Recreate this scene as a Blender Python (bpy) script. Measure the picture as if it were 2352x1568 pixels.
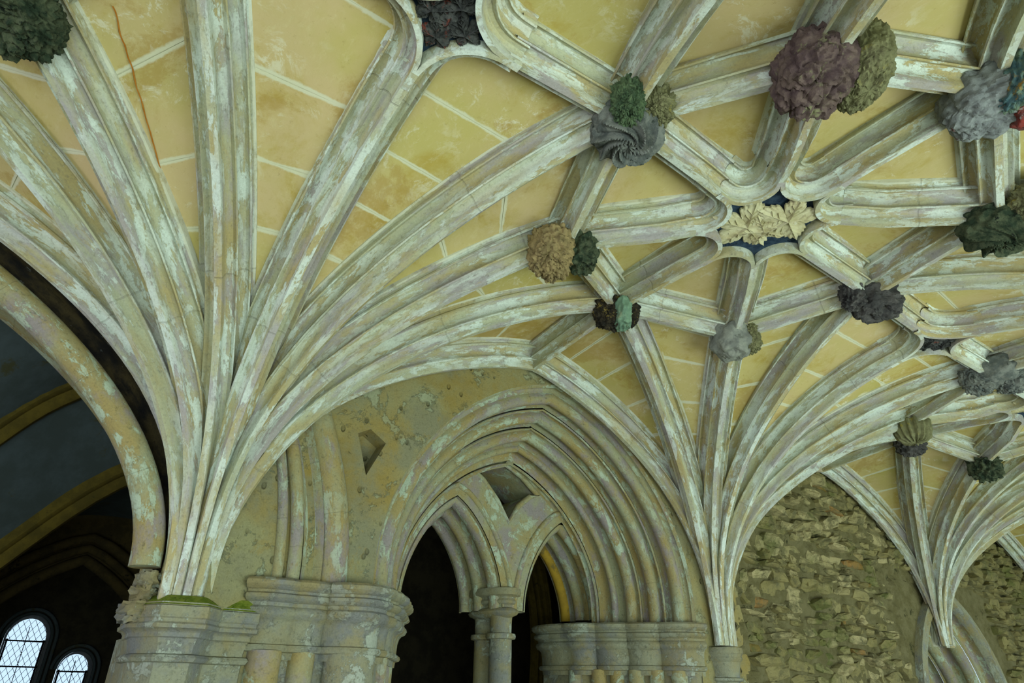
import bpy, math, random
from math import sin, cos, pi, sqrt, radians, atan2
from mathutils import Vector, Matrix, noise
from mathutils.geometry import tessellate_polygon
random.seed(7)
SC = bpy.context.scene
COL = SC.collection
for o in list(bpy.data.objects): bpy.data.objects.remove(o)

# ------------------------------------------------------------------ camera
R_ = Vector((0.79923533, -0.60084045, 0.01461677)); U_ = Vector((-0.29392886, -0.36953838, 0.88150281)); F_ = Vector((0.52424108, 0.70882448, 0.47195248))
cd = bpy.data.cameras.new('camera'); cam = bpy.data.objects.new('camera', cd); COL.objects.link(cam)
m = Matrix((R_, U_, -F_)).transposed().to_4x4(); m.translation = Vector((-0.64457, -3.19474, 1.6)); cam.matrix_world = m
cd.sensor_width = 36; cd.lens = 1497.98 * 36 / 2352; cd.clip_start = 0.05
SC.camera = cam
# ------------------------------------------------------------------ world, lights, exposure
w = bpy.data.worlds.new('sky'); SC.world = w; w.use_nodes = True
bg = w.node_tree.nodes['Background']; bg.inputs[0].default_value = (0.62, 0.82, 1.0, 1); bg.inputs[1].default_value = 1.25
SC.view_settings.view_transform = 'Standard'; SC.view_settings.look = 'None'; SC.view_settings.gamma = 1
SC.view_settings.use_curve_mapping = False; SC.view_settings.exposure = 0.0

def area(name, loc, aim, sx, sy, power, col):
    l = bpy.data.lights.new(name, 'AREA'); l.shape = 'RECTANGLE'; l.size = sx; l.size_y = sy; l.energy = power; l.color = col
    o = bpy.data.objects.new(name, l); COL.objects.link(o); o.location = loc
    o.rotation_euler = (Vector(aim) - Vector(loc)).to_track_quat('-Z', 'Y').to_euler()
    return o
# daylight reflected from the lawn of the garth, entering each arcade opening
for k in range(-1, 3):
    area('garth_daylight', (1.8 + 3.6 * k, -4.6, 0.9), (1.8 + 3.6 * k, -1.2, 3.2), 2.8, 1.5, 135, (0.84, 0.98, 0.90))
# daylight from the open end of the walk
area('walk_end_daylight', (-7.5, -1.9, 1.3), (0, -1.9, 2.6), 3.2, 2.2, 170, (0.88, 0.84, 1.0))

# ------------------------------------------------------------------ helpers
def empty(name, loc, label=None, cat=None, group=None, kind=None, parent=None):
    o = bpy.data.objects.new(name, None); COL.objects.link(o); o.location = loc; o.empty_display_size = .1
    tag(o, label, cat, group, kind)
    if parent: o.parent = parent
    return o
def tag(o, label=None, cat=None, group=None, kind=None):
    if label: o['label'] = label
    if cat: o['category'] = cat
    if group: o['group'] = group
    if kind: o['kind'] = kind
    return o
def base_of(o):
    v = Vector((0, 0, 0))
    while o: v += o.location; o = o.parent
    return v
def mesh(name, V, F, mat, parent=None, smooth=True, edge=None, recalc=True, loc=None, sw=None):
    """world-space verts -> one object; local origin at the parent's base"""
    b = base_of(parent) + (Vector(loc) if loc else Vector((0, 0, 0)))
    me = bpy.data.meshes.new(name)
    me.from_pydata([tuple(Vector(v) - b) for v in V], [], F)
    if recalc:
        import bmesh
        bm = bmesh.new(); bm.from_mesh(me); bmesh.ops.recalc_face_normals(bm, faces=bm.faces); bm.to_mesh(me); bm.free()
    if edge is not None:
        a = me.attributes.new('edge', 'FLOAT', 'POINT'); a.data.foreach_set('value', edge)
    a = me.attributes.new('sw', 'FLOAT_VECTOR', 'POINT'); a.data.foreach_set('vector', [c for v in (sw if sw else V) for c in v])
    if smooth: me.polygons.foreach_set('use_smooth', [True] * len(me.polygons))
    me.materials.append(mat); me.update()
    o = bpy.data.objects.new(name, me); COL.objects.link(o)
    if parent: o.parent = parent
    if loc: o.location = loc
    if smooth:
        try: me.set_sharp_from_angle(angle=radians(38))
        except Exception: pass
    return o
def grid_faces(n, m_, off=0, close=False):
    F = []
    for i in range(n - 1):
        for j in range(m_ - 1 if not close else m_):
            a = off + i * m_ + j; b = off + i * m_ + (j + 1) % m_
            F.append((a, b, b + m_, a + m_))
    return F
def sw_coords(rings, stretch=3.2):
    """surface coordinates of a swept moulding: metres along it, and across it (stretched so stains streak along)"""
    sd = random.uniform(0, 60); out = []; s = 0
    for i, r in enumerate(rings):
        if i: s += (r[len(r) // 2] - rings[i - 1][len(r) // 2]).length
        t = 0
        for j, p in enumerate(r):
            if j: t += (p - r[j - 1]).length
            out.append((s + sd, t * stretch, sd * 1.7))
    return out
def sweep(name, path, frames, prof, mat, parent, caps=True, closed_prof=False, smooth=True, axis=None):
    """frames: list of (U,N); prof: list of (u,v)"""
    V = []
    for p, (U, N) in zip(path, frames):
        for (u, v) in prof:
            if axis:                               # near the springing the ribs are mitred against their neighbours
                q = p + N * v; c_, d_ = axis; rho = (q.x - c_[0]) * d_.x + (q.y - c_[1]) * d_.y
                lim = max(rho, 0) * .205 + .004
                ws = (1 if U.y * c_[2] > 0 else -1) if c_[2] else 0    # a wall rib keeps its full width on the side buried in the wall
                u = u if ws and u * ws > 0 else max(-lim, min(lim, u))
            V.append(p + U * u + N * v)
    n, k = len(path), len(prof)
    eg = [1. if (j < 3 or j > k - 4) else 0. for j in range(k)] * n if prof is PROF else None
    F = grid_faces(n, k, 0, closed_prof)
    if caps and closed_prof:
        F.append(tuple(range(k))); F.append(tuple((n - 1) * k + i for i in range(k)))
    return mesh(name, V, F, mat, parent, smooth, edge=eg, sw=sw_coords([V[i * k:(i + 1) * k] for i in range(n)]))
def rib_frames(path, d):
    U = Vector((-d.y, d.x, 0)); fr = []
    for i in range(len(path)):
        a = path[max(i - 1, 0)]; b = path[min(i + 1, len(path) - 1)]
        T = (b - a).normalized(); th = T.dot(d); tz = T.z
        fr.append((U, Vector((-tz * d.x, -tz * d.y, th)).normalized()))
    return fr
def resample(P, n):
    L = [0]
    for a, b in zip(P[:-1], P[1:]): L.append(L[-1] + (b - a).length)
    out = []; j = 0
    for i in range(n):
        s = L[-1] * i / (n - 1)
        while j < len(P) - 2 and L[j + 1] < s: j += 1
        t = (s - L[j]) / max(L[j + 1] - L[j], 1e-9); out.append(P[j].lerp(P[j + 1], min(max(t, 0), 1)))
    return out
def box(name, x0, x1, y0, y1, z0, z1, mat, parent=None):
    V = [(x, y, z) for x in (x0, x1) for y in (y0, y1) for z in (z0, z1)]
    return mesh(name, V, [(0, 1, 3, 2), (4, 6, 7, 5), (0, 4, 5, 1), (2, 3, 7, 6), (0, 2, 6, 4), (1, 5, 7, 3)], mat, parent, False)
def lathe(name, c, prof, mat, parent, n=24, a0=0, a1=2 * pi):
    V = []
    for (r, z) in prof:
        for i in range(n):
            a = a0 + (a1 - a0) * i / n; V.append((c[0] + r * cos(a), c[1] + r * sin(a), z))
    F = grid_faces(len(prof), n, 0, True)
    F.append(tuple(range(n))); F.append(tuple((len(prof) - 1) * n + i for i in range(n)))
    return mesh(name, V, F, mat, parent)

# ------------------------------------------------------------------ materials
class NT:
    def __init__(s, name):
        s.m = bpy.data.materials.new(name); s.m.use_nodes = True; s.t = s.m.node_tree; s.N = s.t.nodes; s.L = s.t.links
        s.b = s.N['Principled BSDF']; s.b.inputs['Roughness'].default_value = .9; s.b.inputs['Specular IOR Level'].default_value = .15
        s.pos = s.N.new('ShaderNodeNewGeometry').outputs['Position']
    def map(s, scale):
        n = s.N.new('ShaderNodeMapping'); n.inputs['Scale'].default_value = scale if isinstance(scale, tuple) else (scale,) * 3
        s.L.new(s.pos, n.inputs[0]); return n.outputs[0]
    def noise(s, scale, detail=6, rough=.6, vec=None, dist=0, off=0):
        n = s.N.new('ShaderNodeTexNoise'); n.noise_dimensions = '4D'; n.inputs['W'].default_value = off
        n.inputs['Scale'].default_value = scale; n.inputs['Detail'].default_value = detail
        n.inputs['Roughness'].default_value = rough; n.inputs['Distortion'].default_value = dist
        s.L.new(vec if vec else s.pos, n.inputs['Vector']); return n.outputs['Fac']
    def ramp(s, v, a, b, lo=0., hi=1.):
        n = s.N.new('ShaderNodeMapRange'); n.interpolation_type = 'SMOOTHSTEP'
        n.inputs[1].default_value = a; n.inputs[2].default_value = b; n.inputs[3].default_value = lo; n.inputs[4].default_value = hi
        s.L.new(v, n.inputs[0]); return n.outputs[0]
    def mix(s, f, a, b):
        n = s.N.new('ShaderNodeMix'); n.data_type = 'RGBA'
        for sock, v in ((n.inputs[0], f), (n.inputs[6], a), (n.inputs[7], b)):
            if isinstance(v, (int, float)): sock.default_value = v
            elif isinstance(v, tuple): sock.default_value = (*v, 1)
            else: s.L.new(v, sock)
        return n.outputs[2]
    def math(s, op, a, b=0.):
        n = s.N.new('ShaderNodeMath'); n.operation = op
        for i, v in enumerate((a, b)):
            if isinstance(v, (int, float)): n.inputs[i].default_value = v
            else: s.L.new(v, n.inputs[i])
        return n.outputs[0]
    def bump(s, h, strength=.3, dist=.01):
        n = s.N.new('ShaderNodeBump'); n.inputs['Strength'].default_value = strength; n.inputs['Distance'].default_value = dist
        s.L.new(h, n.inputs['Height']); s.L.new(n.outputs[0], s.b.inputs['Normal'])
    def col(s, c):
        if isinstance(c, tuple): s.b.inputs['Base Color'].default_value = (*c, 1)
        else: s.L.new(c, s.b.inputs['Base Color'])
    def attr(s, name):
        n = s.N.new('ShaderNodeAttribute'); n.attribute_name = name; return n.outputs['Fac']
    def rand(s): return s.N.new('ShaderNodeObjectInfo').outputs['Random']
def C(r, g, b):  # sRGB 0-255 -> linear
    f = lambda x: (x / 255 / 12.92) if x / 255 <= .04045 else ((x / 255 + .055) / 1.055) ** 2.4
    return (f(r), f(g), f(b))

def stone_mat(name, base, tan, wash, grey, dark, wash_amt=.5, tan_amt=.5, scale=1., bump=.35, red=0, green=None, joints=0):
    n = NT(name); a = n.N.new('ShaderNodeAttribute'); a.attribute_name = 'sw'; v = a.outputs['Vector']
    c = n.mix(n.ramp(n.noise(2.0 * scale, 5, .6, v), .38, .62), base, tan)
    c = n.mix(n.ramp(n.noise(2.6 * scale, 6, .65, v, 0, 5), .47, .62, 0, .85), c, grey)
    f = n.noise(4.2 * scale, 14, .74, v, .3, 9)
    wash_f = n.ramp(f, .60 - .20 * wash_amt, .635 - .20 * wash_amt)
    patch = n.ramp(n.noise(1.6 * scale, 4, .6, v, 0, 29), .38, .60, .25, .95)
    c = n.mix(n.math('MULTIPLY', wash_f, patch), c, wash)
    t = n.noise(7.5 * scale, 12, .74, v, .5, 17)
    c = n.mix(n.ramp(t, .66 - .2 * tan_amt, .69 - .2 * tan_amt, 0, .5), c, tan)
    fine = n.noise(48, 8, .75, None, 0, 3)
    c = n.mix(n.ramp(fine, .52, .72, 0, .65), c, dark)
    str_ = n.noise(22, 8, .7, v, 0, 63)
    c = n.mix(n.ramp(str_, .56, .70, 0, .55), c, dark)
    c = n.mix(n.ramp(n.noise(120, 3, .6, None, 0, 31), .3, .7, 0, .2), c, dark)
    if green:
        vo = n.N.new('ShaderNodeTexVoronoi'); vo.inputs['Scale'].default_value = 13; n.L.new(n.map((1, 1, .7)), vo.inputs['Vector'])
        pk = n.ramp(vo.outputs['Distance'], .10, .20, 1, 0); c = n.mix(n.math('MULTIPLY', pk, .45), c, dark)
    if red: c = n.mix(n.ramp(n.noise(9, 8, .75, v, 0, 41), .70 - red, .72 - red, 0, .7), c, C(125, 62, 52))
    if green: c = n.mix(n.ramp(n.noise(2.5, 7, .65, None, 0, 51), .5, .68, 0, .6), c, green)
    h = n.math('ADD', n.math('MULTIPLY', wash_f, .25), n.math('ADD', n.math('MULTIPLY', fine, .5), n.noise(14, 9, .75, None, 0, 77)))
    if green: h = n.math('SUBTRACT', h, n.math('MULTIPLY', pk, 1.2))
    if joints > .55: c = n.mix(n.ramp(n.math('MULTIPLY', n.attr('edge'), n.noise(9, 6, .7, None, 0, 71)), .36, .5, 0, .8), c, C(214, 216, 196))
    if joints:
        sp = n.N.new('ShaderNodeSeparateXYZ'); n.L.new(v, sp.inputs[0])
        d = n.math('ABSOLUTE', n.math('SUBTRACT', n.math('FRACT', n.math('MULTIPLY', n.math('ADD', sp.outputs[0], n.math('MULTIPLY', n.noise(20, 2, .5), .012)), 1. / joints)), .5))
        jn = n.ramp(d, .4955, .498)
        c = n.mix(n.math('MULTIPLY', jn, .25), c, dark); h = n.math('SUBTRACT', h, n.math('MULTIPLY', jn, .5))
    n.col(c); n.bump(h, bump, .014)
    return n.m
RIB = stone_mat('limewashed_rib_stone', C(184, 188, 160), C(180, 166, 118), C(214, 226, 218), C(172, 168, 172), C(112, 110, 96), .55, .45, 1.1, .5, joints=1.15)
ARCH = stone_mat('painted_arch_stone', C(156, 158, 126), C(158, 142, 92), C(178, 194, 172), C(146, 138, 142), C(74, 72, 54), .42, .55, 1.3, .5, .02, joints=.5)
CAP = stone_mat('grey_capital_stone', C(150, 152, 128), C(148, 138, 98), C(174, 182, 166), C(128, 132, 132), C(70, 72, 58), .35, .4, 1.6, .7)
PLAS = stone_mat('wall_plaster', C(156, 154, 114), C(158, 140, 82), C(168, 178, 148), C(138, 138, 112), C(80, 78, 50), .3, .5, .9, .9, 0, C(146, 124, 54))
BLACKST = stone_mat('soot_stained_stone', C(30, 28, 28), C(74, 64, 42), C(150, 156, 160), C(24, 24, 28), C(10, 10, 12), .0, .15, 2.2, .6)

def web_mat():
    n = NT('ochre_web_stone')
    r = n.rand()
    a = n.mix(r, C(192, 178, 120), C(176, 166, 96))
    c = n.mix(n.ramp(n.noise(1.6, 5, .6), .35, .68), a, C(194, 174, 130))
    c = n.mix(n.ramp(n.noise(2.6, 8, .7, None, .5, 4), .5, .68, 0, .75), c, C(170, 148, 66))
    c = n.mix(n.ramp(n.noise(5, 9, .75, None, .3, 8), .62, .75, 0, .6), c, C(150, 116, 58))
    sc = n.noise(9, 12, .8, n.map((1, 1, .35)), .8, 12)
    c = n.mix(n.math('MULTIPLY', n.ramp(sc, .53, .60), n.ramp(n.noise(1.5, 4, .6, None, 0, 21), .44, .60, 0, .75)), c, C(214, 212, 190))
    c = n.mix(n.ramp(n.noise(2.0, 10, .72, None, .4, 91), .52, .60, 0, .5), c, C(158, 128, 56))
    c = n.mix(n.ramp(n.noise(26, 8, .8, n.map((1, .5, 1)), .4, 95), .50, .72, 0, .5), c, C(206, 196, 152))
    c = n.mix(n.ramp(n.noise(34, 10, .8, None, 0, 97), .56, .70, 0, .5), c, C(138, 116, 62))
    e = n.math('SUBTRACT', n.attr('edge'), n.math('MULTIPLY', n.math('SUBTRACT', 1., n.noise(6, 10, .78, None, 0, 33)), .80))
    c = n.mix(n.ramp(e, .30, .48, 0, .85), c, C(206, 208, 184))
    c = n.mix(n.ramp(n.noise(70, 5, .7, None, 0, 3), .60, .8, 0, .5), c, C(124, 108, 62))
    n.col(c); n.bump(n.math('ADD', n.noise(10, 9, .7, None, 0, 6), n.math('MULTIPLY', sc, .4)), .22, .01)
    return n.m
WEB = web_mat()
def simple(name, c1, c2, sc=12, bump=.5, c3=None, thr=(.4, .6), dist=.012):
    n = NT(name); f = n.noise(sc, 8, .7)
    c = n.mix(n.ramp(f, *thr), c1, c2)
    if c3: c = n.mix(n.ramp(n.noise(sc * .7, 8, .75, None, 0, 9), .56, .64), c, c3)
    n.col(c); n.bump(n.noise(sc * 2.5, 8, .7, None, 0, 2), bump, dist); return n.m
MORT = simple('pale_mortar', C(206, 206, 182), C(186, 186, 158), 14, .4)
RUB = simple('rubble_mortar', C(110, 104, 68), C(128, 122, 86), 7, 1., C(66, 66, 40), (.4, .6), .04)
def rub_mat():
    n = NT('rubble_stones'); r = n.rand()
    c = n.mix(n.ramp(r, .1, .95), C(158, 148, 98), C(198, 186, 138))
    c = n.mix(n.ramp(r, .93, .95, 0, .8), c, C(160, 112, 44))
    c = n.mix(n.ramp(n.noise(6, 9, .75), .45, .62), c, C(122, 118, 84))
    c = n.mix(n.ramp(n.noise(1.7, 5, .6, None, 0, 7), .5, .64, 0, .65), c, C(92, 104, 44))
    c = n.mix(n.ramp(n.noise(45, 6, .75, None, 0, 3), .54, .7, 0, .75), c, C(52, 50, 30))
    n.col(c); n.bump(n.noise(24, 9, .75, None, 0, 2), 1., .03); return n.m
RUBS = rub_mat()
MOSS = simple('moss', C(88, 108, 28), C(120, 132, 48), 30, .8, C(60, 72, 26))
BLUE = simple('dark_blue_paint', C(34, 50, 70), C(56, 74, 92), 30, .6, C(22, 30, 44))
CREAM = simple('cream_leaf_stone', C(200, 196, 162), C(180, 172, 134), 16, .5, C(210, 208, 184))
B_SWIRL = simple('boss_slate', C(86, 92, 90), C(122, 126, 120), 18, .8, C(52, 60, 56))
B_GREEN = simple('boss_green', C(64, 84, 62), C(96, 116, 84), 22, .9, C(34, 46, 38))
B_TAN = simple('boss_tan', C(158, 140, 98), C(134, 120, 84), 20, .9, C(96, 86, 62))
B_DKGREEN = simple('boss_dark_green', C(44, 58, 44), C(84, 92, 70), 24, .9, C(24, 30, 26))
B_TEAL = simple('boss_verdigris', C(118, 148, 124), C(98, 126, 108), 18, .5, C(140, 152, 122))
B_GOLD = simple('boss_black_gilt', C(36, 34, 30), C(60, 54, 42), 26, .8, C(150, 132, 70))
B_GREY = simple('boss_grey', C(118, 122, 116), C(142, 146, 136), 16, .7, C(86, 88, 82))
B_DARK = simple('boss_sooty', C(62, 62, 62), C(88, 86, 84), 18, .8, C(36, 34, 36))
B_PURP = simple('boss_purple_brown', C(84, 68, 70), C(108, 92, 86), 18, .8, C(128, 128, 96))
B_OLIVE = simple('boss_olive', C(132, 132, 96), C(110, 110, 80), 22, .9, C(150, 140, 70))
B_RED = simple('boss_red_paint', C(136, 58, 52), C(112, 72, 68), 20, .7, C(150, 152, 150), (.45, .6))
B_TURQ = simple('boss_turquoise_paint', C(74, 104, 112), C(104, 122, 104), 20, .7, C(150, 120, 54))
B_LGREY = simple('boss_pitted_grey', C(140, 146, 146), C(110, 114, 116), 16, .8, C(96, 62, 60))
D_FOL = simple('dark_carved_foliage', C(54, 56, 56), C(84, 86, 84), 24, .9, C(120, 58, 46), (.4, .6))
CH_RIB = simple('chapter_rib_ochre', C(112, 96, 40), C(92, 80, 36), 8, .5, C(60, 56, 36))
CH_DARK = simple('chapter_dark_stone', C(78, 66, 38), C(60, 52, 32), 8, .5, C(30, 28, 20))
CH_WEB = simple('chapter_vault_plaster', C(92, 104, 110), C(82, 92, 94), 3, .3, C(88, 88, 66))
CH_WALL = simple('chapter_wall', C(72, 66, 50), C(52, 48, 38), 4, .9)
FLOOR = simple('floor_flags', C(170, 162, 138), C(150, 142, 120), 3, .3)
FRAME = NT('window_iron'); FRAME.col(C(34, 36, 46)); FRAME = FRAME.m
YEL = simple('yellow_ochre_shaft', C(170, 140, 50), C(150, 124, 48), 7, .4, C(120, 104, 56))
def glass():
    n = NT('leaded_glass'); t = n.N.new('ShaderNodeBsdfTransparent'); t.inputs[0].default_value = (.93, .97, 1, 1)
    g = n.N.new('ShaderNodeBsdfGlossy'); g.inputs['Roughness'].default_value = .1
    mx = n.N.new('ShaderNodeMixShader'); mx.inputs[0].default_value = .08
    n.L.new(t.outputs[0], mx.inputs[1]); n.L.new(g.outputs[0], mx.inputs[2]); n.L.new(mx.outputs[0], n.N['Material Output'].inputs[0]); return n.m
GLASS = glass()

# ------------------------------------------------------------------ vault geometry
L = 3.6; W = 3.835; YC = -W / 2; ZS = 1.9
NODE = {}
for k in range(-2, 4):
    xc = k * L + L / 2
    NODE['dia', k] = (k * L, YC, 3.53); NODE['star', k] = (xc, YC, 3.555)
    for s in (-1, 1):
        NODE['S', k, s] = (xc + s * .973, YC, 3.572); NODE['T', k, s] = (xc, YC + s * .984, 3.574)
        NODE['ap', k, s] = (xc, YC + s * (W / 2 - .08), 3.507)
        for t in (-1, 1): NODE['D', k, s, t] = (xc + s * .683, YC + t * .705, 3.466)
NODE.update({('S', 0, -1): (.831, -1.946, 3.587), ('S', 0, 1): (2.781, -1.911, 3.552), ('T', 0, 1): (1.793, -.919, 3.566), ('T', 0, -1): (1.799, -2.897, 3.575),
    ('D', 0, -1, 1): (1.113, -1.251, 3.508), ('D', 0, 1, 1): (2.484, -1.227, 3.48), ('D', 0, -1, -1): (1.11, -2.61, 3.469), ('D', 0, 1, -1): (2.478, -2.639, 3.48),
    ('dia', 0): (.011, -1.926, 3.532), ('dia', 1): (3.598, -1.9, 3.524), ('ap', 0, 1): (1.839, -.084, 3.512), ('ap', 1, 1): (5.406, -.07, 3.499),
    ('S', 1, -1): (4.432, -1.901, 3.549), ('T', 1, 1): (5.394, -.93, 3.586), ('D', 1, 1, 1): (6.09, -1.198, 3.425), ('D', -1, 1, 1): (-1.124, -1.193, 3.443)})
NODE = {k: Vector(v) for k, v in NODE.items()}
SHAPE = {'W': (1.301, .397), 'T': (1.5, .47), 'D': (1.1, .385), 'S': (1.47, .389), 'M': (1.7, .45)}
HW = .015; RV = .150; PW = .116
HALF = [(.015, 0), (.018, .012), (.016, .030), (.018, .047), (.029, .059), (.045, .060), (.055, .051), (.061, .046), (.065, .052), (.062, .060), (.054, .067),
        (.050, .083), (.053, .104), (.063, .121), (.079, .129), (.091, .124), (.099, .114), (.105, .117), (.105, .126), (.096, .136), (.097, .147), (.108, .154), (PW, .156), (PW, .19)]
PROF = [(-u, v) for u, v in reversed(HALF)] + HALF
def fan_path(k, side, node, cls, n=34, r0=.10):
    a, b = SHAPE[cls]; X = NODE[node]; c = Vector((k * L, -.0 if side > 0 else -W, ZS))
    if side > 0: c.y = .0
    if cls == 'W': c.y = -.06 if side > 0 else -W + .06
    d = Vector((X.x - c.x, X.y - c.y, 0)); D = d.length; d.normalize()
    P = []
    for i in range(240):
        s = (i / 239) ** 2.4
        P.append(Vector((c.x + d.x * (r0 + (D - r0) * s), c.y + d.y * (r0 + (D - r0) * s), ZS + (X.z - ZS) * (1 - (1 - s) ** a) ** b)))
    return resample(P, n), d
FANRIBS = {}   # (k,side,i) i=0..8 from left wall rib to right wall rib
def fan_nodes(k, s):
    return [('W', ('ap', k - 1, s)), ('T', ('T', k - 1, s)), ('D', ('D', k - 1, 1, s)), ('S', ('S', k - 1, 1)), ('M', ('dia', k)),
            ('S', ('S', k, -1)), ('D', ('D', k, -1, s)), ('T', ('T', k, s)), ('W', ('ap', k, s))]
fan_labels = {(0, 1): 'largest fan of moulded ribs, springing from the moss-topped octagonal capital at left',
    (1, 1): 'fan of limewashed ribs rising from the small moulded corbel right of the twin-light arch',
    (2, 1): 'smaller far fan of ribs at right, cut off above the doorway arch head',
    (0, -1): 'ribs over the viewer at top centre, running up out of frame above the swirl boss',
    (1, -1): 'ribs entering from the right edge above the green whirl boss',
    (2, -1): 'farthest ribs at the right edge beside the second dark diamond panel',
    (-1, 1): 'ribs at far left edge beyond the dark chapter arch', (3, 1): 'last fan of ribs beyond the far doorway'}
for (k, s) in fan_labels:
    z0 = ZS
    root = empty('rib_fan', (k * L, 0 if s > 0 else -W, ZS), fan_labels[k, s], 'rib fan', 'fans of ribs along the cloister walls')
    for i, (cls, nd) in enumerate(fan_nodes(k, s)):
        if (k == -1 and i < 5) or (k == 3 and i > 4): continue
        P, d = fan_path(k, s, nd, cls)
        FANRIBS[k, s, i] = (P, rib_frames(P, d))
        stop = {'dia': .22}.get(nd[0], 0)
        Q = P
        if k == 2 and s > 0: Q = [p for p in P if p.z > 2.03]
        if stop:
            e = P[-1]; Q = [p for p in Q if (p - e).length > stop]; Q.append(e + (Q[-1] - e).normalized() * stop)
        sweep('rib', Q, rib_frames(Q, d), PROF, RIB, root, axis=((k * L, 0 if s > 0 else -W, s if cls == 'W' else 0), d))
for k in (-1, 3):   # fill rib paths that are only needed for the webs
    for s in (1, -1):
        for i, (cls, nd) in enumerate(fan_nodes(k, s)):
            if (k, s, i) not in FANRIBS and nd in NODE:
                P, d = fan_path(k, s, nd, cls); FANRIBS[k, s, i] = (P, rib_frames(P, d))

# lierne stars -----------------------------------------------------
star_lab = {-1: 'lierne ribs of the nearest bay, mostly out of frame at upper left', 0: 'large star of ribs around the cream leaf panel, tied by a ring of bosses',
            1: 'second star of ribs, foreshortened at the right edge beyond the corbel fan', 2: 'last star of ribs, out of frame at far right'}
def straight(a, b, ca=0, cb=0, n=5, sag=0):
    d = (b - a); Ln = d.length; u = d / Ln; a2 = a + u * ca; b2 = b - u * cb
    P = [a2.lerp(b2, i / (n - 1)) for i in range(n)]
    h = Vector((u.x, u.y, 0)).normalized()
    return P, h
def corners(root, center, dirs, d0, wfil, nm='corner_moulding', drop=0):
    """U-shaped mouldings that turn from one rib into the next, and the fillet plate around the pierced panel"""
    n = len(dirs); zc = center.z
    outer = []; inner = []
    for i in range(n):
        a = dirs[i]; b = dirs[(i + 1) % n]
        if b <= a: b += 2 * pi
        half = (b - a) / 2; mid = (a + b) / 2
        q = HW / sin(half)                         # where the two soffit edges meet
        dl = d0 - q * cos(half); R = dl * math.tan(half)
        cc = (q + dl / cos(half))
        arc = []
        m_ = 13; a_start = pi / 2 - half
        pts = []
        for j in range(m_):
            t = -a_start + 2 * a_start * j / (m_ - 1)
            # arc about centre at distance cc on bisector, facing the star centre
            ang = mid + pi - t
            px = cc * cos(mid) + R * cos(ang); py = cc * sin(mid) + R * sin(ang)
            nx, ny = -cos(ang), -sin(ang)          # towards arc centre = panel side
            pts.append((Vector((center.x + px, center.y + py, zc)), Vector((nx, ny, 0))))
        da = Vector((cos(a), sin(a), 0)); db = Vector((cos(b), sin(b), 0))
        if (pts[0][0] - center).normalized().dot(da) < (pts[0][0] - center).normalized().dot(db): da, db = db, da
        pts = [(pts[0][0] + da * .05, pts[0][1])] + pts + [(pts[-1][0] + db * .05, pts[-1][1])]
        for p, _ in pts: p.z -= drop * ((p.y - center.y) / d0) ** 2
        path = [p for p, _ in pts]; fr = [(nn, Vector((0, 0, 1))) for _, nn in pts]
        prof = [(u - HW, v) for u, v in HALF]
        prof = [(min(u, R * .97), v) for u, v in prof]
        sweep(nm, path, fr, prof, RIB, root)
        for p, nn in pts:
            o = p - nn * wfil; rel = o - center; th = atan2(rel.y, rel.x)
            dth = (th - mid + pi) % (2 * pi) - pi
            if abs(dth) > half:                    # clamp onto the rib centre line
                tt = mid + (half if dth > 0 else -half); rr = max((p - center).length - .004, 0)
                e = (p - center); rr = e.x * cos(tt) + e.y * sin(tt); o = center + Vector((rr * cos(tt), rr * sin(tt), 0))
            outer.append(p); inner.append(Vector((o.x, o.y, p.z)))
    N_ = len(outer); V = outer + inner + [v + Vector((0, 0, .07)) for v in inner]
    F = []
    for i in range(N_):
        j = (i + 1) % N_
        F += [(i, j, N_ + j, N_ + i), (N_ + i, N_ + j, 2 * N_ + j, 2 * N_ + i)]
    mesh('panel_frame', V, F, RIB, root)
    return inner
STARS = {}; LOOPS = {}
for k in (-1, 0, 1, 2):
    st = NODE['star', k]
    root = empty('lierne_star', tuple(st), star_lab[k], 'lierne star', 'stars of ribs along the vault'); STARS[k] = root
    ring = [('S', k, 1), ('D', k, 1, 1), ('T', k, 1), ('D', k, -1, 1), ('S', k, -1), ('D', k, -1, -1), ('T', k, -1), ('D', k, 1, -1)]
    dirs = []
    for i, nm in enumerate(ring):
        n0 = NODE[nm]; P, h = straight(st, n0, .33, -.04)
        P[0].z = st.z
        sweep('rib', P, rib_frames(P, h), PROF, RIB, root)
        P, h = straight(n0, NODE[ring[(i + 1) % 8]], -.04, -.04); sweep('rib', P, rib_frames(P, h), PROF, RIB, root)
        dirs.append(atan2(n0.y - st.y, n0.x - st.x) % (2 * pi))
    dirs.sort(); LOOPS[k] = corners(root, st, dirs, .33, .022)
    for s in (-1, 1):
        P, h = straight(NODE['T', k, s], NODE['ap', k, s], -.04, 0); sweep('rib', P, rib_frames(P, h), PROF, RIB, root)
        dn = NODE['dia', k + (s > 0)]; P, h = straight(NODE['S', k, s], dn, -.04, .24); sweep('rib', P, rib_frames(P, h), PROF, RIB, root)

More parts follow.
